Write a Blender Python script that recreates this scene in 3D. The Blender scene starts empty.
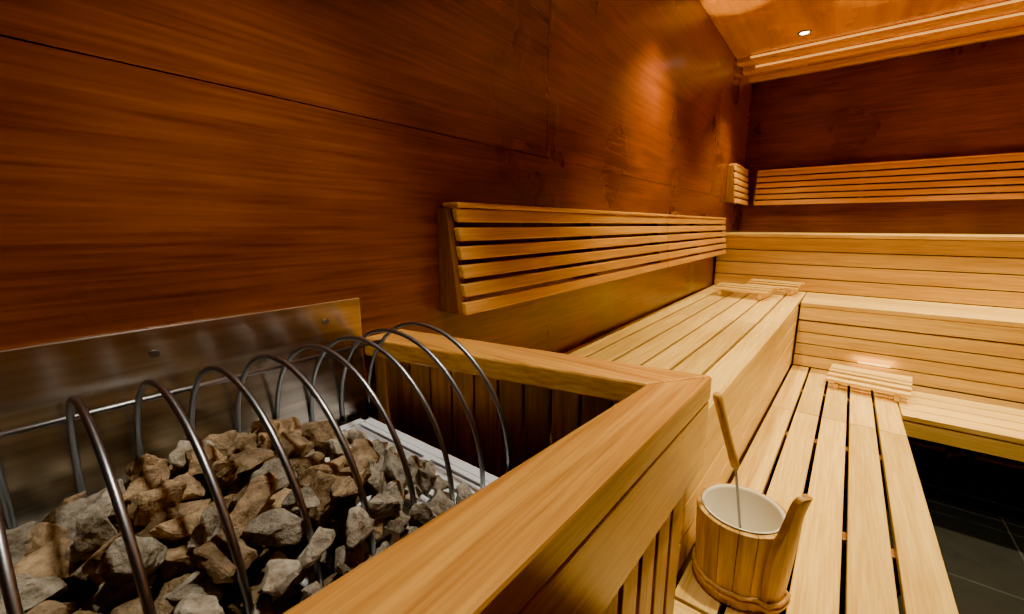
import bpy, bmesh, math, random
from mathutils import Vector, Matrix, noise
random.seed(7)
C=bpy.context
scene=C.scene
CX=.87
# ------------------------------------------------------------ materials
def newmat(name):
    m=bpy.data.materials.new(name); m.use_nodes=True
    nt=m.node_tree
    for n in list(nt.nodes): nt.nodes.remove(n)
    out=nt.nodes.new('ShaderNodeOutputMaterial'); b=nt.nodes.new('ShaderNodeBsdfPrincipled')
    nt.links.new(b.outputs[0],out.inputs[0])
    return m,nt,b
def wood(name,c1,c2,axis='Y',rough=.45,var=.25,gs=1.0,bump=.15,streak=.5,coat=0.0,lo=.36,hi=.62,mottle=0):
    m,nt,b=newmat(name); L=nt.links.new; N=nt.nodes.new
    tc=N('ShaderNodeTexCoord'); geo=N('ShaderNodeNewGeometry')
    off=N('ShaderNodeVectorMath'); off.operation='SCALE'; off.inputs[0].default_value=(37,23,51)
    L(geo.outputs['Random Per Island'],off.inputs['Scale'])
    add=N('ShaderNodeVectorMath'); L(tc.outputs['Object'],add.inputs[0]); L(off.outputs[0],add.inputs[1])
    mp=N('ShaderNodeMapping'); s=[22*gs]*3; s['XYZ'.index(axis)]=1.6*gs; mp.inputs['Scale'].default_value=s
    L(add.outputs[0],mp.inputs[0])
    n1=N('ShaderNodeTexNoise'); n1.inputs['Scale'].default_value=1.0; n1.inputs['Detail'].default_value=6; n1.inputs['Distortion'].default_value=.9
    L(mp.outputs[0],n1.inputs[0])
    mp2=N('ShaderNodeMapping'); s=[150*gs]*3; s['XYZ'.index(axis)]=5*gs; mp2.inputs['Scale'].default_value=s
    L(add.outputs[0],mp2.inputs[0])
    n2=N('ShaderNodeTexNoise'); n2.inputs['Scale'].default_value=1.0; n2.inputs['Detail'].default_value=4
    L(mp2.outputs[0],n2.inputs[0])
    mx=N('ShaderNodeMath'); mx.operation='MULTIPLY_ADD'; mx.inputs[1].default_value=streak; L(n2.outputs[0],mx.inputs[0])
    m2=N('ShaderNodeMath'); m2.operation='MULTIPLY'; m2.inputs[1].default_value=1-streak; L(n1.outputs[0],m2.inputs[0]); L(m2.outputs[0],mx.inputs[2])
    r=N('ShaderNodeValToRGB'); r.color_ramp.elements[0].position=lo; r.color_ramp.elements[1].position=hi
    r.color_ramp.elements[0].color=(*c2,1); r.color_ramp.elements[1].color=(*c1,1)
    L(mx.outputs[0],r.inputs[0])
    hsv=N('ShaderNodeHueSaturation')
    v=N('ShaderNodeMapRange'); v.inputs['To Min'].default_value=1-var; v.inputs['To Max'].default_value=1+var*.4
    L(geo.outputs['Random Per Island'],v.inputs[0]); L(r.outputs[0],hsv.inputs['Color'])
    if mottle:
        n4=N('ShaderNodeTexNoise'); n4.inputs['Scale'].default_value=2.0; n4.inputs['Detail'].default_value=4; n4.inputs['Roughness'].default_value=.5; L(tc.outputs['Object'],n4.inputs[0])
        mr=N('ShaderNodeMapRange'); mr.inputs['From Min'].default_value=.3; mr.inputs['From Max'].default_value=.7; mr.inputs['To Min'].default_value=1-mottle; mr.inputs['To Max'].default_value=1+mottle
        L(n4.outputs[0],mr.inputs[0]); mm=N('ShaderNodeMath'); mm.operation='MULTIPLY'; L(mr.outputs[0],mm.inputs[0]); L(v.outputs[0],mm.inputs[1]); L(mm.outputs[0],hsv.inputs['Value'])
        rr=N('ShaderNodeMapRange'); rr.inputs['From Min'].default_value=.3; rr.inputs['From Max'].default_value=.7; rr.inputs['To Min'].default_value=rough-.08; rr.inputs['To Max'].default_value=rough+.08; L(n4.outputs[0],rr.inputs[0]); L(rr.outputs[0],b.inputs['Roughness'])
    else:
        L(v.outputs[0],hsv.inputs['Value']); b.inputs['Roughness'].default_value=rough
    L(hsv.outputs[0],b.inputs['Base Color'])
    b.inputs['Coat Weight'].default_value=coat; b.inputs['Coat Roughness'].default_value=.22
    bp=N('ShaderNodeBump'); bp.inputs['Strength'].default_value=bump; bp.inputs['Distance'].default_value=.002
    L(n2.outputs[0],bp.inputs['Height']); L(bp.outputs[0],b.inputs['Normal'])
    return m
pineY=wood('pine_y',(.90,.64,.19),(.62,.37,.075),'Y',.36,coat=.15,var=.22)
pineX=wood('pine_x',(.90,.64,.19),(.62,.37,.075),'X',.36,coat=.15,var=.22)
pineZ=wood('pine_z',(.80,.46,.12),(.50,.24,.05),'Z',.38,var=.15)
pailZ=wood('pail_wood',(.88,.57,.15),(.46,.23,.04),'Z',.34,var=.22,streak=.3,coat=.1)
railY=wood('rail_y',(.80,.40,.07),(.44,.17,.022),'Y',.26,var=.1,coat=.3)
railX=wood('rail_x',(.80,.40,.07),(.44,.17,.022),'X',.26,var=.1,coat=.3)
brownZ=wood('brown_z',(.30,.13,.035),(.18,.065,.014),'Z',.45,var=.35)
oakZ=wood('oak_z',(.80,.40,.08),(.48,.20,.035),'Z',.42,var=.35)
bkY=wood('backrest_y',(.90,.50,.09),(.66,.31,.045),'Y',.33,var=.15,coat=.15)
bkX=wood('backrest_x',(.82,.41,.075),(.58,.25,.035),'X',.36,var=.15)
panelY=wood('panel_y',(.27,.066,.006),(.105,.020,.002),'Y',.32,var=.10,gs=.8,bump=.12,streak=.55,coat=.35,lo=.32,hi=.66,mottle=.32)
panelX=wood('panel_x',(.21,.053,.006),(.09,.020,.002),'X',.34,var=.10,gs=.8,bump=.12,streak=.55,coat=.25,lo=.32,hi=.66,mottle=.26)
ceilM=wood('ceiling_wood',(.70,.30,.04),(.48,.18,.02),'Y',.26,var=.1,gs=.4,bump=.05,streak=.3,coat=.35,mottle=.15)
trimX=wood('trim_wood',(.80,.42,.09),(.56,.25,.04),'X',.35,var=.1)

def plain(name,col,rough=.5,metal=0,noise_amt=0,scale=8,bump=0,stretch=(1,1,1)):
    m,nt,b=newmat(name); L=nt.links.new; N=nt.nodes.new
    tc=N('ShaderNodeTexCoord'); mp=N('ShaderNodeMapping'); mp.inputs['Scale'].default_value=stretch; L(tc.outputs['Object'],mp.inputs[0])
    n=N('ShaderNodeTexNoise'); n.inputs['Scale'].default_value=scale; n.inputs['Detail'].default_value=5; L(mp.outputs[0],n.inputs[0])
    r=N('ShaderNodeValToRGB'); r.color_ramp.elements[0].position=.3; r.color_ramp.elements[1].position=.7
    r.color_ramp.elements[0].color=(*[c*(1-noise_amt) for c in col],1); r.color_ramp.elements[1].color=(*col,1)
    L(n.outputs[0],r.inputs[0]); L(r.outputs[0],b.inputs['Base Color'])
    b.inputs['Roughness'].default_value=rough; b.inputs['Metallic'].default_value=metal
    if bump:
        bp=N('ShaderNodeBump'); bp.inputs['Strength'].default_value=bump; bp.inputs['Distance'].default_value=.003
        L(n.outputs[0],bp.inputs['Height']); L(bp.outputs[0],b.inputs['Normal'])
    return m
steel=plain('steel_tube',(.30,.32,.34),.36,1,.1)
plateM=plain('steel_plate',(.74,.68,.60),.27,1,.35,scale=3,bump=.10,stretch=(1,1,22))
slabM=plain('steel_grille',(.84,.88,.92),.35,.15,.12,scale=20)
darkM=plain('dark_void',(.012,.010,.009),.8)
linerM=plain('white_liner',(.84,.80,.72),.5,0,.05)
def stonemat():
    m,nt,b=newmat('stone'); L=nt.links.new; N=nt.nodes.new
    tc=N('ShaderNodeTexCoord')
    at=N('ShaderNodeAttribute'); at.attribute_name='tint'
    n=N('ShaderNodeTexNoise'); n.inputs['Scale'].default_value=32; n.inputs['Detail'].default_value=9; n.inputs['Roughness'].default_value=.74
    L(tc.outputs['Object'],n.inputs[0])
    n3=N('ShaderNodeTexNoise'); n3.inputs['Scale'].default_value=170; n3.inputs['Detail'].default_value=6; L(tc.outputs['Object'],n3.inputs[0])
    r=N('ShaderNodeValToRGB'); r.color_ramp.elements[0].position=.38; r.color_ramp.elements[1].position=.64
    r.color_ramp.elements[0].color=(.38,.30,.22,1); r.color_ramp.elements[1].color=(1.45,1.42,1.32,1)
    L(n.outputs[0],r.inputs[0])
    mul=N('ShaderNodeMix'); mul.data_type='RGBA'; mul.blend_type='MULTIPLY'; mul.inputs[0].default_value=1
    L(at.outputs['Color'],mul.inputs[6]); L(r.outputs[0],mul.inputs[7])
    L(mul.outputs[2],b.inputs['Base Color']); b.inputs['Roughness'].default_value=.75
    a=N('ShaderNodeMath'); a.operation='MULTIPLY_ADD'; a.inputs[1].default_value=.4; L(n3.outputs[0],a.inputs[0]); L(n.outputs[0],a.inputs[2])
    bp=N('ShaderNodeBump'); bp.inputs['Strength'].default_value=1; bp.inputs['Distance'].default_value=.010
    L(a.outputs[0],bp.inputs['Height']); L(bp.outputs[0],b.inputs['Normal'])
    return m
stoneM=stonemat()
def tilemat():
    m,nt,b=newmat('slate_tiles'); L=nt.links.new; N=nt.nodes.new
    tc=N('ShaderNodeTexCoord'); br=N('ShaderNodeTexBrick'); br.offset=0
    br.inputs['Scale'].default_value=1; br.inputs['Brick Width'].default_value=.6; br.inputs['Row Height'].default_value=.6
    br.inputs['Mortar Size'].default_value=.004; br.inputs['Color1'].default_value=(.004,.005,.008,1); br.inputs['Color2'].default_value=(.006,.008,.012,1); br.inputs['Mortar'].default_value=(.022,.025,.032,1)
    mp=N('ShaderNodeMapping'); mp.inputs['Location'].default_value=(.15,.1,0); L(tc.outputs['Object'],mp.inputs[0]); L(mp.outputs[0],br.inputs[0])
    L(br.outputs[0],b.inputs['Base Color'])
    n=N('ShaderNodeTexNoise'); n.inputs['Scale'].default_value=12; n.inputs['Detail'].default_value=6; L(tc.outputs['Object'],n.inputs[0])
    mr=N('ShaderNodeMapRange'); mr.inputs['To Min'].default_value=.35; mr.inputs['To Max'].default_value=.6; L(n.outputs[0],mr.inputs[0]); L(mr.outputs[0],b.inputs['Roughness'])
    b.inputs['Specular IOR Level'].default_value=.12
    return m
tileM=tilemat()
def emis(name,col,st):
    m,nt,b=newmat(name); b.inputs['Emission Color'].default_value=(*col,1); b.inputs['Emission Strength'].default_value=st
    return m
lampM=emis('lamp_glow',(1,.9,.7),25)
glowBarM=emis('amber_glow',(1,.50,.12),1.0)  # glow of the bar added on the riser
glowStripM=emis('ceiling_glow',(1,.48,.10),1.8)  # glow of the strips added at the ceiling trims

# ------------------------------------------------------------ mesh helpers
WARP=False
UX=.668; LX=1.215
def mkobj(name,bm,mats,parent=None,bevel=0,smooth=False,seg=2):
    if WARP:   # benches taper slightly towards the heater
        for v in bm.verts:
            f=min(.022,-.03*(3.46-v.co.y)+.022)
            wt=v.co.x/UX if v.co.x<=UX+.003 else max(0,(LX-v.co.x)/(LX-UX))
            v.co.x+=f*wt
    bmesh.ops.recalc_face_normals(bm,faces=bm.faces[:])
    me=bpy.data.meshes.new(name); bm.to_mesh(me); bm.free()
    if not isinstance(mats,(list,tuple)): mats=[mats]
    for m in mats: me.materials.append(m)
    o=bpy.data.objects.new(name,me); C.collection.objects.link(o)
    if smooth:
        for p in me.polygons: p.use_smooth=True
    if bevel:
        b=o.modifiers.new('bev','BEVEL'); b.width=bevel; b.segments=seg; b.limit_method='ANGLE'; b.angle_limit=.6
    if parent: o.parent=parent
    return o
def empty(name):
    o=bpy.data.objects.new(name,None); C.collection.objects.link(o); return o
def box(bm,x0,x1,y0,y1,z0,z1,mi=0,M=None):
    vs=[bm.verts.new((x,y,z)) for x in (x0,x1) for y in (y0,y1) for z in (z0,z1)]
    if M is not None:
        for v in vs: v.co=M@v.co
    for f in ((0,1,3,2),(4,6,7,5),(0,4,5,1),(2,3,7,6),(0,2,6,4),(1,5,7,3)):
        fc=bm.faces.new([vs[i] for i in f]); fc.material_index=mi
def prism(bm,pts,z0,z1,mi=0):
    lo=[bm.verts.new((p[0],p[1],z0)) for p in pts]; hi=[bm.verts.new((p[0],p[1],z1)) for p in pts]
    n=len(pts); fs=[bm.faces.new(lo[::-1]),bm.faces.new(hi)]
    for i in range(n): fs.append(bm.faces.new((lo[i],lo[(i+1)%n],hi[(i+1)%n],hi[i])))
    for f in fs: f.material_index=mi
def boxes(name,lst,mat,parent=None,bevel=.003):
    bm=bmesh.new()
    for b in lst: box(bm,*b)
    return mkobj(name,bm,mat,parent,bevel)
def tube(bm,pts,r,seg=12,mi=0,radii=None,closed=False):
    n=len(pts); pts=[Vector(p) for p in pts]; rings=[]
    up=Vector((0,0,1))
    t0=(pts[1]-pts[0]).normalized()
    ref=t0.cross(up)
    if ref.length<.05: ref=t0.cross(Vector((0,1,0)))
    ref.normalize()
    for i in range(n):
        if closed: t=(pts[(i+1)%n]-pts[i-1]).normalized()
        else: t=(pts[min(i+1,n-1)]-pts[max(i-1,0)]).normalized()
        ref=(ref-t*ref.dot(t)).normalized(); b2=t.cross(ref)
        rr=radii[i] if radii else r
        rings.append([bm.verts.new(pts[i]+(ref*math.cos(a)+b2*math.sin(a))*rr) for a in [2*math.pi*k/seg for k in range(seg)]])
    m=n if closed else n-1
    for i in range(m):
        A=rings[i];B=rings[(i+1)%n]
        for k in range(seg):
            f=bm.faces.new((A[k],A[(k+1)%seg],B[(k+1)%seg],B[k])); f.material_index=mi; f.smooth=True
    if not closed:
        bm.faces.new(rings[0][::-1]).material_index=mi; bm.faces.new(rings[-1]).material_index=mi

# ------------------------------------------------------------ dims
RX=4.2; Y0=-1.5; YB=4.93; ZC=2.77
T1,T2,T3=.45,.90,1.35
YR=4.02; YM=3.46; YL=2.86

# room shell
bm=bmesh.new(); box(bm,-.1,RX+.1,Y0-.1,YB+.1,-.1,0); mkobj('floor',bm,tileM)
bm=bmesh.new()
box(bm,-.1,-.004,Y0,YB,0,ZC,1)
zs=[0,.8,1.655,ZC]
g=.0011
for zi in range(3):
    ys=[Y0,1.32,3.76,YB] if zi==2 else [Y0,YB]
    for i in range(len(ys)-1):
        box(bm,-.004,0,ys[i]+g,ys[i+1]-g,zs[zi]+g,zs[zi+1]-g,0)
mkobj('wall_left',bm,[panelY,darkM])
bm=bmesh.new()
box(bm,-.1,RX+.1,YB+.004,YB+.1,0,ZC,1)
for z0,z1 in ((0,1.45),(1.45,ZC)): box(bm,0,RX,YB,YB+.004,z0+g,z1-g,0)
mkobj('wall_back',bm,[panelX,darkM])
bm=bmesh.new(); box(bm,RX,RX+.1,Y0,YB,0,ZC); mkobj('wall_right',bm,panelY)
bm=bmesh.new(); box(bm,-.1,RX+.1,Y0-.1,Y0,0,ZC); mkobj('wall_front',bm,panelX)
bm=bmesh.new()
box(bm,-.1,RX+.1,Y0-.1,YB+.1,ZC+.004,ZC+.1)
for i in range(4):
    box(bm,i*1.05+.001,(i+1)*1.05-.001,Y0,4.1,ZC,ZC+.004)
mkobj('ceiling',bm,ceilM)
boxes('trim_1',[(0,RX,4.16,4.25,ZC-.035,ZC)],trimX)
boxes('trim_2',[(0,RX,4.42,4.51,ZC-.035,ZC)],trimX)
boxes('trim_3',[(0,RX,4.70,4.77,ZC-.035,ZC)],trimX)
P=empty('ceiling_glow_strips')  # glowing strips added to make bright lines along the ceiling
boxes('strips',[(.1,RX-.1,y,y+.010,ZC-.016,ZC-.004) for y in (4.146,4.404)],glowStripM,P,.001)

# ------------------------------------------------------------ benches
def slats(a0,a1,n,gap):
    w=((a1-a0)-gap*(n-1))/n
    return [(a0+i*(w+gap),a0+i*(w+gap)+w) for i in range(n)]
TH=.028
WARP=True
P=empty('upper_bench')
L=[]
for a,b in slats(.012,UX,6,.012):
    L+= [(a,b,.82,2.55,T2-TH,T2),(a,b,2.554,YR-.004,T2-TH,T2)]
boxes('seat_slats',L,pineY,P)
L=[(UX-.030,UX-.006,.82,YM-.002,z0,z1) for i,(z0,z1) in enumerate(slats(T1+.004,T2-TH-.004,4,.006))]
boxes('front_boards',L,pineY,P)
boxes('frame',[(.02,UX-.04,y,y+.045,.02,T2-TH) for y in (.85,1.7,2.53,3.3,3.95)]+[(.02,.06,.9,3.9,T2-TH-.06,T2-TH),(UX-.05,UX-.036,.9,3.4,.02,T2-TH)],brownZ,P)
P=empty('lower_bench')
bm=bmesh.new()
def yend(x): return 1.02+max(0,(x-.86))*.85
for a,b in slats(UX+.004,LX,5,.013):
    prism(bm,[(a,yend(a)),(b,yend(b)),(b,2.568),(a,2.568)],T1-TH,T1)
    box(bm,a,b,2.574,YM-.004,T1-TH,T1)
mkobj('seat_slats',bm,pineY,P,.003)
bm=bmesh.new()
prism(bm,[(UX+.004,.86),(LX,.86),(LX,yend(LX)-.012),(.86,yend(.86)-.012),(UX+.004,yend(UX)-.012)],T1-TH,T1)
mkobj('end_board',bm,pineX,P,.003)
boxes('front_board',[(LX-.03,LX-.004,.87,YL-.002,T1-TH-.09,T1-TH-.001)],pineY,P)
boxes('frame',[(UX+.01,LX-.035,y,y+.045,.30,T1-TH-.001) for y in (.9,1.6,2.3,3.0,3.38)]+[(LX-.12,LX-.075,y,y+.045,0,.31) for y in (.9,1.6,2.3,3.0)]+[(UX+.02,UX+.06,y,y+.045,0,.31) for y in (.9,1.6,2.3,3.0)],brownZ,P)
WARP=False
UM=UX+.022
P=empty('middle_bench')
L=[(UM+.004,RX-.01,a,b,T2-TH,T2) for a,b in slats(YM-.012,YR-.006,5,.008)]
boxes('seat_slats',L,pineX,P)
boxes('front_boards',[(UM+.004,RX-.01,YM-.008,YM+.02,T2-TH-.09,T2-TH-.002)]+[(UM+.004,RX-.01,YM,YM+.024,z0,z1) for z0,z1 in slats(T1+.004,T2-TH-.10,4,.007)],pineX,P)
boxes('frame',[(x,x+.045,YM+.03,YR-.03,.0,T2-TH-.001) for x in (.75,1.6,2.5,3.4,4.1)]+[(UM+.02,RX-.01,YM+.03,YM+.05,.0,T2-TH-.001)],brownZ,P)
P=empty('lower_bench')
boxes('seat_slats',[(LX+.006,RX-.01,a,b,T1-TH,T1) for a,b in slats(YL,YM-.006,5,.012)],pineX,P)
boxes('front_board',[(LX+.006,RX-.01,YL+.002,YL+.03,T1-TH-.085,T1-TH-.001)],pineX,P)
boxes('frame',[(x,x+.045,YL+.04,YM-.03,.30,T1-TH-.001) for x in (1.5,2.5,3.5)]+[(x,x+.045,YM-.12,YM-.075,0,.31) for x in (1.5,2.5,3.5)],brownZ,P)
P=empty('top_bench')
boxes('seat_slats',[(.012,RX-.01,a,b,T3-TH,T3) for a,b in slats(YR-.01,YB-.01,7,.012)],pineX,P)
boxes('front_boards',[(.012,RX-.01,YR,YR+.027,z0,z1) for z0,z1 in slats(T2+.004,T3-TH-.004,4,.008)],pineX,P)
boxes('frame',[(x,x+.045,YR+.03,YB-.03,.0,T3-TH-.001) for x in (.02,.9,1.8,2.7,3.6,4.1)]+[(.02,RX-.01,YR+.03,YR+.05,.0,T3-TH-.001)],brownZ,P)

# ------------------------------------------------------------ backrests
def backrest(name,along,s0,s1,zb,zt,base,mat,joints=(),n=6,cap=True):
    P=empty(name); bm=bmesh.new()
    segs=[s0]+list(joints)+[s1]
    FC=((0,1,2,3),(7,6,5,4),(0,4,5,1),(1,5,6,2),(2,6,7,3),(3,7,4,0))
    def ex(pts,a,b):
        vs=[]
        for s in (a,b):
            for (o,z) in pts: vs.append(bm.verts.new((o,s,z) if along=='Y' else (s,base-o,z)))
        for f in FC: bm.faces.new([vs[j] for j in f])
    for k in range(len(segs)-1):
        a,b=segs[k]+.003,segs[k+1]-.003
        for i,(z0,z1) in enumerate(slats(zb,zt-.012,n,.014)):
            t=(i+.5)/n; d=.092-.034*t
            if i==0: d-=.004
            ex([(d+.006,z0),(d-.014,z0),(d-.022,z1),(d,z1)],a,b)
        ex([(.066,zt-.010),(.004,zt-.010),(.004,zt+.004),(.066,zt+.004)],a,b)
    mkobj('slats',bm,mat,P,.005,seg=3)
    bm=bmesh.new(); nb=max(3,int((s1-s0)/.8)+1)
    for k in range(nb):
        s=s0-.012+(s1-s0-.01)*k/(nb-1)
        ex([(0.001,zb+.006),(.076,zb+.006),(.036,zt-.012),(0.001,zt-.012)],s,s+.035)
    mkobj('ribs',bm,brownZ,P,.002)
    return P
backrest('wall_backrest','Y',.80,4.0,1.178,1.475,0,bkY,joints=(2.48,))
backrest('wall_backrest','Y',4.2,4.80,1.61,1.94,0,bkY)
backrest('wall_backrest','X',.13,RX-.02,1.61,1.94,YB,bkX,joints=(2.1,))

# ------------------------------------------------------------ headrests
def headrest(cx,cy,cz,w,d,rot,tilt,name='wooden_headrest'):
    bm=bmesh.new(); M=Matrix.Translation((cx,cy,cz))@Matrix.Rotation(rot,4,'Z')@Matrix.Rotation(tilt,4,'X')
    n=6
    for i,(a,b) in enumerate(slats(-d/2,d/2,n,.014)):
        t=(i+.5)/n; h=.034+.026*math.sin(t*math.pi)
        box(bm,-w/2,w/2,a,b,h,h+.018,0,M)
    for x in (-w/2+.04,w/2-.065):
        box(bm,x,x+.025,-d/2+.004,d/2-.004,0,.037,0,M)
    return mkobj(name,bm,bkY if False else pineX,None,.003)
headrest(.34,3.52,T2+.003,.37,.30,-.12,0)
headrest(.49,3.85,T2+.010,.35,.26,-.12,.06)
headrest(1.09,3.22,T1+.010,.38,.33,-.10,.05)

# ------------------------------------------------------------ heater enclosure
P=empty('heater_enclosure')
ZR=1.16
A_out=(.718,.772); A_in=(.640,.664)
F_out0=(.004,.650); F_in0=(.004,.540)
N_out=(.672,-.9); N_in=(.520,-.9)
bm=bmesh.new()
prism(bm,[F_in0,A_in,A_out,F_out0],ZR-.045,ZR)
mkobj('far_rail',bm,railX,P,.005)
bm=bmesh.new()
prism(bm,[N_in,N_out,(A_out[0],A_out[1]-.003),(A_in[0],A_in[1]-.003)],ZR-.044,ZR+.0008)
mkobj('front_rail',bm,railY,P,.005)
def lerp(a,b,t): return (a[0]+(b[0]-a[0])*t,a[1]+(b[1]-a[1])*t)
def strip(bm,p,q,off0,off1,z0,z1):
    d=Vector((q[0]-p[0],q[1]-p[1])); n=Vector((-d.y,d.x)).normalized()
    prism(bm,[(p[0]+n.x*off0,p[1]+n.y*off0),(q[0]+n.x*off0,q[1]+n.y*off0),(q[0]+n.x*off1,q[1]+n.y*off1),(p[0]+n.x*off1,p[1]+n.y*off1)],z0,z1)
bm=bmesh.new()
strip(bm,N_out,A_out,.002,.027,ZR-.175,ZR-.047)
strip(bm,N_out,A_out,.002,.027,.02,.12)
mkobj('front_board',bm,railY,P,.003)
bm=bmesh.new()
strip(bm,(A_out[0]-.03,A_out[1]-.006),F_out0,.002,.024,ZR-.175,ZR-.047)
mkobj('far_board',bm,railX,P,.003)
bm=bmesh.new()
Lf=math.dist(N_out,A_out); w=.058; gp=.012; k=0
while (k+1)*(w+gp)<Lf-.02:
    p=lerp(A_out,N_out,(.004+k*(w+gp))/Lf); q=lerp(A_out,N_out,(.004+k*(w+gp)+w)/Lf)
    strip(bm,q,p,.030,.048,.02,ZR-.047); k+=1
mkobj('front_slats',bm,pineZ,P,.003)
bm=bmesh.new()
Lf=math.dist(F_out0,A_out); k=0
while (k+1)*(w+.004)<Lf-.05:
    p=lerp(F_out0,A_out,(.004+k*(w+.004))/Lf); q=lerp(F_out0,A_out,(.004+k*(w+.004)+w)/Lf)
    strip(bm,q,p,.028,.046,.02,ZR-.047); k+=1
mkobj('far_slats',bm,oakZ,P,.003)
boxes('wall_batten',[(.004,.05,.565,.61,.80,ZR-.05)],pineZ,P)
bm=bmesh.new(); strip(bm,N_in,A_in,.004,.014,.05,ZR-.05); mkobj('inner_backing',bm,brownZ,P)

P=empty('heat_shield_plate')
boxes('sheet',[(.002,.010,-.9,.535,.55,1.257)],plateM,P,.002)
bm=bmesh.new()
for y in (.16,-.4,.45):
    tube(bm,[(.010,y,1.215),(.014,y,1.215)],.006,10)
mkobj('screws',bm,steel,P)

P=empty('sauna_heater')
ZS=.975
HX=.505
bm=bmesh.new()
box(bm,.03,HX,-.62,.515,.35,.93)
mkobj('body',bm,darkM,P,.004)
L=[]
y=-.62
while y<.49:
    L.append((.03,HX,y,y+.029,ZS-.02,ZS)); y+=.037
L+=[(.03,.05,-.62,.52,ZS-.045,ZS+.003),(HX-.02,HX,-.62,.52,ZS-.045,ZS+.003),(.03,HX,.50,.52,ZS-.045,ZS+.003),(.03,HX,-.64,-.62,ZS-.045,ZS+.003),(.27,.29,-.62,.5,ZS-.045,ZS-.001)]
boxes('top_grille',L,slabM,P,.0015)

P2=empty('steel_stone_guard')
bm=bmesh.new()
cxh,rh=.220,.222
hy=[.540-.070*i for i in range(14)]
for y in hy:
    pts=[(cxh-rh+.016,y,ZS+.004)]
    for k in range(29):
        a=math.pi-math.pi*k/28
        pts.append((cxh+(rh-.016 if a>math.pi/2 else rh)*math.cos(a),y,ZS+.03+(rh-.004)*math.sin(a)))
    pts.append((cxh+rh,y,ZS+.004))
    tube(bm,pts,.0042,10)
mkobj('hoops',bm,steel,P2)
bm=bmesh.new()
tube(bm,[(.066,.55,ZS+.186),(.066,-.40,ZS+.186)],.0042,10)
mkobj('long_bar',bm,steel,P2)

# ------------------------------------------------------------ stones
bm=bmesh.new()
tl=bm.loops.layers.float_color.new('tint')
def stone(c,s,tint):
    tmp=bmesh.new()
    sx,sy,sz=s*random.uniform(.9,1.3),s*random.uniform(.7,1.0),s*random.uniform(.6,.85)
    vs=[]
    for i in range(random.choice((10,12,14))):
        v=Vector((random.gauss(0,1),random.gauss(0,1),random.gauss(0,1))).normalized()*random.uniform(.85,1.1)
        vs.append(tmp.verts.new((v.x*sx,v.y*sy,v.z*sz)))
    r=bmesh.ops.convex_hull(tmp,input=vs)
    bmesh.ops.delete(tmp,geom=[e for e in set(r['geom_interior']) if isinstance(e,bmesh.types.BMVert)],context='VERTS')
    bmesh.ops.bevel(tmp,geom=tmp.edges[:],offset=s*.05,segments=1,affect='EDGES')
    bmesh.ops.triangulate(tmp,faces=tmp.faces[:])
    for _ in range(2):
        bmesh.ops.subdivide_edges(tmp,edges=[e for e in tmp.edges if e.calc_length()>s*.26],cuts=1)
        bmesh.ops.triangulate(tmp,faces=tmp.faces[:])
    sd=random.random()*50
    for v in tmp.verts:
        q=v.co/s
        v.co+= v.co.normalized()*(noise.noise(q*2.0+Vector((sd,sd,0)))*s*.18+noise.noise(q*5+Vector((0,sd,sd)))*s*.05)
    R=Matrix.Rotation(random.uniform(0,6.28),4,'Z')@Matrix.Rotation(random.gauss(0,.6),4,'X')@Matrix.Rotation(random.gauss(0,.6),4,'Y')
    mp={}
    for v in tmp.verts: mp[v]=bm.verts.new(R@v.co+Vector(c))
    for f in tmp.faces:
        try: nf=bm.faces.new([mp[v] for v in f.verts])
        except ValueError: continue
        for l in nf.loops: l[tl]=(*tint,1)
    tmp.free()
def sm(a,b,x):
    t=min(1,max(0,(x-a)/(b-a))); return t*t*(3-2*t)
def pile(x,y):
    ex=sm(.02,.20,x)*(1-.55*sm(.36,.50,x))
    ey=1-sm(.25,.47,y)
    return .025+.100*ex*ey*(1-.45*sm(.14,-.1,y))
for layer in range(4):
    y=-.58+layer*.011
    while y<.475:
        x=.085+(layer%2)*.02
        while x<.475:
            px=x+random.uniform(-.012,.012); py=y+random.uniform(-.012,.012)
            h=pile(px,py)
            z=ZS+.024+layer*.030
            lim=.455 if px>.22 else .44-(.22-px)*1.2
            if z<ZS+h+.008 and py<lim and (layer>0 or random.random()<.95):
                far=py>.31+random.gauss(0,.03) or px>.42+random.gauss(0,.02)
                sz=random.uniform(.021,.030) if far else random.uniform(.027,.039)
                if far or random.random()<.16 or (py<.06 and random.random()<.45) or (px<.13 and random.random()<.5):
                    g_=random.uniform(.26,.52); t=(g_,g_*.93,g_*.76)
                else:
                    g_=random.uniform(.20,.44); t=(g_*1.10,g_*.81,g_*.48)
                stone((px,py,z+random.uniform(-.004,.006)),sz,t)
            x+=.050
        y+=.050
mkobj('sauna_stones',bm,stoneM)

# ------------------------------------------------------------ bucket
P=empty('wooden_sauna_bucket')
bx,by,bz=.742,1.168,T1+.001
rt,rb,hh=.112,.100,.225
bm=bmesh.new()
ns=16
def cyl(a,r,z): return Vector((bx+r*math.cos(a),by+r*math.sin(a),bz+z))
ha=math.radians(-28)
for i in range(ns):
    a0=2*math.pi*i/ns+ha-math.pi/ns+.005; a1=a0+2*math.pi/ns-.010
    rings=[]
    for z in (0.002,hh):
        r=rb+(rt-rb)*z/hh
        rings.append([cyl(a0+(a1-a0)*k/3,r,z) for k in range(4)]+[cyl(a1-(a1-a0)*k/3,r-.014,z) for k in range(4)])
    A=[bm.verts.new(v) for v in rings[0]];B=[bm.verts.new(v) for v in rings[1]]
    bm.faces.new(A[::-1]);bm.faces.new(B)
    for k in range(8): bm.faces.new((A[k],A[(k+1)%8],B[(k+1)%8],B[k]))
mkobj('staves',bm,pailZ,P,.0015)
bm=bmesh.new()
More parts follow.
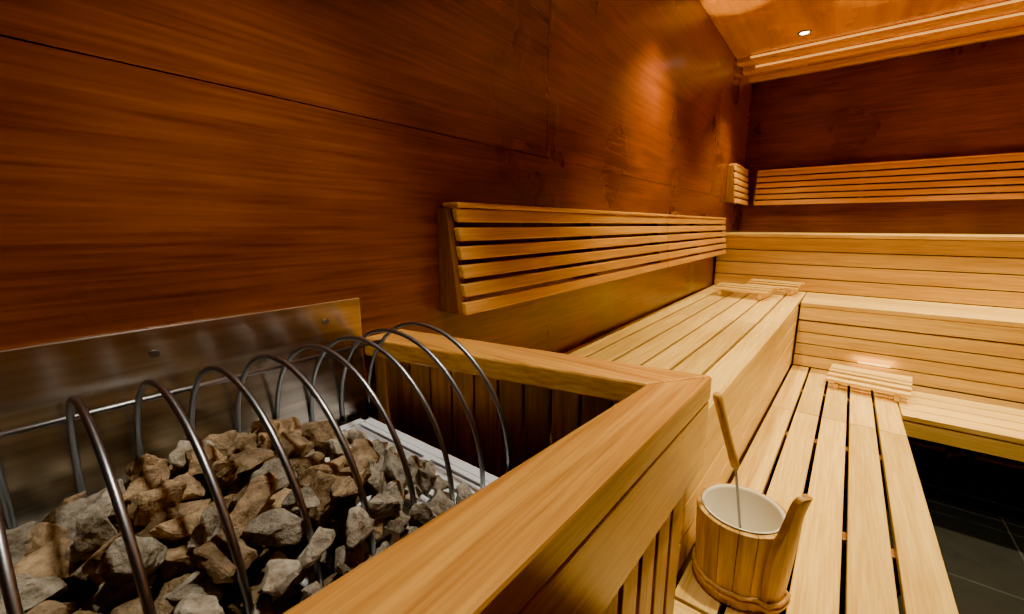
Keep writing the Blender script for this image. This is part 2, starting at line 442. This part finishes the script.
def lathe(bm,prof,seg=40):
    rings=[[bm.verts.new(cyl(2*math.pi*k/seg,r,z)) for k in range(seg)] for r,z in prof]
    for i in range(len(rings)-1):
        for k in range(seg):
            f=bm.faces.new((rings[i][k],rings[i][(k+1)%seg],rings[i+1][(k+1)%seg],rings[i+1][k])); f.smooth=True
lathe(bm,[(rt-.0145,hh+.001),(rt-.012,hh+.004),(rt-.018,hh+.004),(rt-.020,hh-.004),(rb-.018,.03),(rb-.03,.022),(.001,.022)])
mkobj('liner',bm,linerM,P)
bm=bmesh.new()
prof=[(.02,.034,.0),(.10,.042,.003),(.16,.044,.004),(.205,.042,.005),(.240,.034,.007),(.27,.026,.009),(.295,.023,.012),(.318,.024,.017),(.338,.024,.022),(.350,.019,.025),(.355,.010,.026)]
rings=[]
e=Vector((math.cos(ha),math.sin(ha),0)); t=Vector((-math.sin(ha),math.cos(ha),0))
for z,hw,o in prof:
    r=rb+(rt-rb)*min(z/hh,1)
    c=Vector((bx,by,bz+z))+e*(r+o)
    sag=(r-math.sqrt(max(r*r-hw*hw,0)))
    rings.append([bm.verts.new(c-t*hw-e*sag),bm.verts.new(c+e*.002),bm.verts.new(c+t*hw-e*sag),bm.verts.new(c+t*hw-e*(sag-.018)),bm.verts.new(c+e*.022),bm.verts.new(c-t*hw-e*(sag-.018))])
for i in range(len(rings)-1):
    for k in range(6): bm.faces.new((rings[i][k],rings[i][(k+1)%6],rings[i+1][(k+1)%6],rings[i+1][k]))
bm.faces.new(rings[0]);bm.faces.new(rings[-1])
o=mkobj('handle_stave',bm,pailZ,P,.002)
s=o.modifiers.new('s','SUBSURF'); s.levels=2; s.render_levels=2
bm=bmesh.new()
for z,wd in ((.030,.0065),(.044,.0055)):
    r=rb+(rt-rb)*z/hh+.003
    tube(bm,[cyl(2*math.pi*k/48,r+(.022 if abs(((2*math.pi*k/48-ha+math.pi)%(2*math.pi))-math.pi)<.42 else 0),z+.002*math.sin(k*2.1)) for k in range(48)],wd,8,closed=True)
mkobj('binding_hoops',bm,pineZ,P,smooth=True)

P=empty('sauna_ladle')
top=Vector((CX-.205,1.10,1.005)); jn=Vector((CX-.152,1.15,.795)); bot=Vector((bx+.010,by+.02,.525))
bm=bmesh.new()
d=(jn-top)
tube(bm,[top+d*t for t in (0,.02,.06,.3,.6,.85,.97,1.0)],.01,14,radii=[.007,.0105,.012,.0115,.0105,.0115,.011,.007])
mkobj('handle',bm,pailZ,P)
bm=bmesh.new()
tube(bm,[jn-d*.05,jn,jn.lerp(bot,.5),bot],.0035,8)
mkobj('stem',bm,steel,P)
bm=bmesh.new()
rr=[(.035*math.sin(i/6*math.pi/2)+.0005,-.028*math.cos(i/6*math.pi/2)) for i in range(7)]
rings=[[bm.verts.new((bot.x+r*math.cos(2*math.pi*k/24),bot.y-.02+r*math.sin(2*math.pi*k/24),bot.z+.012+z)) for k in range(24)] for r,z in rr]
for i in range(6):
    for k in range(24): bm.faces.new((rings[i][k],rings[i][(k+1)%24],rings[i+1][(k+1)%24],rings[i+1][k])).smooth=True
mkobj('bowl',bm,steel,P)

# ------------------------------------------------------------ lights
def spot(x,y,power,col=(1,.72,.40),size=110,blend=.7,tilt=None,rad=.03):
    ld=bpy.data.lights.new('spot','SPOT'); ld.energy=power; ld.color=col; ld.spot_size=math.radians(size); ld.spot_blend=blend; ld.shadow_soft_size=rad
    o=bpy.data.objects.new('beam',ld); o.location=(x,y,ZC-.03)
    if tilt: o.rotation_euler=(Vector(tilt)-o.location).to_track_quat('-Z','Y').to_euler()
    C.collection.objects.link(o)
    P=empty('ceiling_spotlight')
    bm=bmesh.new()
    bmesh.ops.create_cone(bm,cap_ends=True,segments=24,radius1=.028,radius2=.028,depth=.004,matrix=Matrix.Translation((x,y,ZC-.004)))
    mkobj('bulb',bm,lampM,P)
    bm=bmesh.new()
    tube(bm,[(x+.036*math.cos(2*math.pi*k/24),y+.036*math.sin(2*math.pi*k/24),ZC-.004) for k in range(24)],.006,8,closed=True)
    mkobj('ring',bm,steel,P)
    o.parent=P
warm=(1,.79,.40)
spot(.48,3.9,260,warm,95)
spot(.38,2.35,290,warm,88)
spot(1.6,3.9,470,warm,95,tilt=(1.65,3.75,0))
spot(2.9,3.9,520,warm,100,tilt=(2.9,3.75,0))
spot(1.35,2.4,350,warm,80)
spot(1.15,1.25,310,(1,.81,.45),66,tilt=(1.15,1.25,0))
spot(.60,.45,190,(1,.91,.76),size=56,blend=.6,tilt=(.38,.28,1.0),rad=.06)
spot(2.9,2.2,70,warm,90)
ad=bpy.data.lights.new('a','AREA'); ad.energy=8; ad.color=(1,.7,.42); ad.size=2; ad.shape='RECTANGLE'; ad.size_y=2
ao=bpy.data.objects.new('fill_area_light',ad); ao.location=(2.4,2.4,ZC-.06); C.collection.objects.link(ao)  # soft fill light added below the ceiling
# made-up uplights on the backrest's top edge, added for streaks on the ceiling
P=empty('added_uplight')
boxes('added_housing',[(.006,.040,y-.03,y+.03,1.481,1.500) for y in (2.75,3.45)],brownZ,P,.002)
for y,tg,e_ in ((2.75,(.18,3.10,ZC),200),(3.45,(.9,3.5,ZC),60)):
    ld=bpy.data.lights.new('u','SPOT'); ld.energy=e_; ld.color=(1,.72,.30); ld.spot_size=math.radians(20); ld.spot_blend=.6; ld.shadow_soft_size=.01
    o=bpy.data.objects.new('upbeam',ld); o.location=(.024,y,1.508); o.rotation_euler=(Vector(tg)-o.location).to_track_quat('-Z','Y').to_euler(); C.collection.objects.link(o); o.parent=P
# added amber light on riser, stands in for highlights above the lower bench
P=empty('added_riser_light')
bm=bmesh.new(); box(bm,1.04,1.20,YM-.006,YM-.001,.535,.546); mkobj('lens',bm,glowBarM,P,.001)
pl=bpy.data.lights.new('p','AREA'); pl.energy=.35; pl.color=(1,.50,.08); pl.shape='RECTANGLE'; pl.size=.2; pl.size_y=.02
po=bpy.data.objects.new('glow',pl); po.location=(1.12,YM-.04,.56); po.rotation_euler=(math.radians(75),0,0); C.collection.objects.link(po); po.parent=P
w=bpy.data.worlds.new('w'); scene.world=w; w.use_nodes=True; w.node_tree.nodes['Background'].inputs[0].default_value=(.02,.012,.006,1)
try:
    scene.view_settings.look='AgX - Punchy'
except Exception as ex: print(ex)

# ------------------------------------------------------------ camera
cd=bpy.data.cameras.new('cam'); cam=bpy.data.objects.new('camera',cd); C.collection.objects.link(cam)
cam.location=(CX,0,1.42); cam.rotation_euler=(math.radians(90-11.05),0,math.radians(37.9))
cd.sensor_width=36; cd.lens=14.77; cd.clip_start=.01
scene.camera=cam
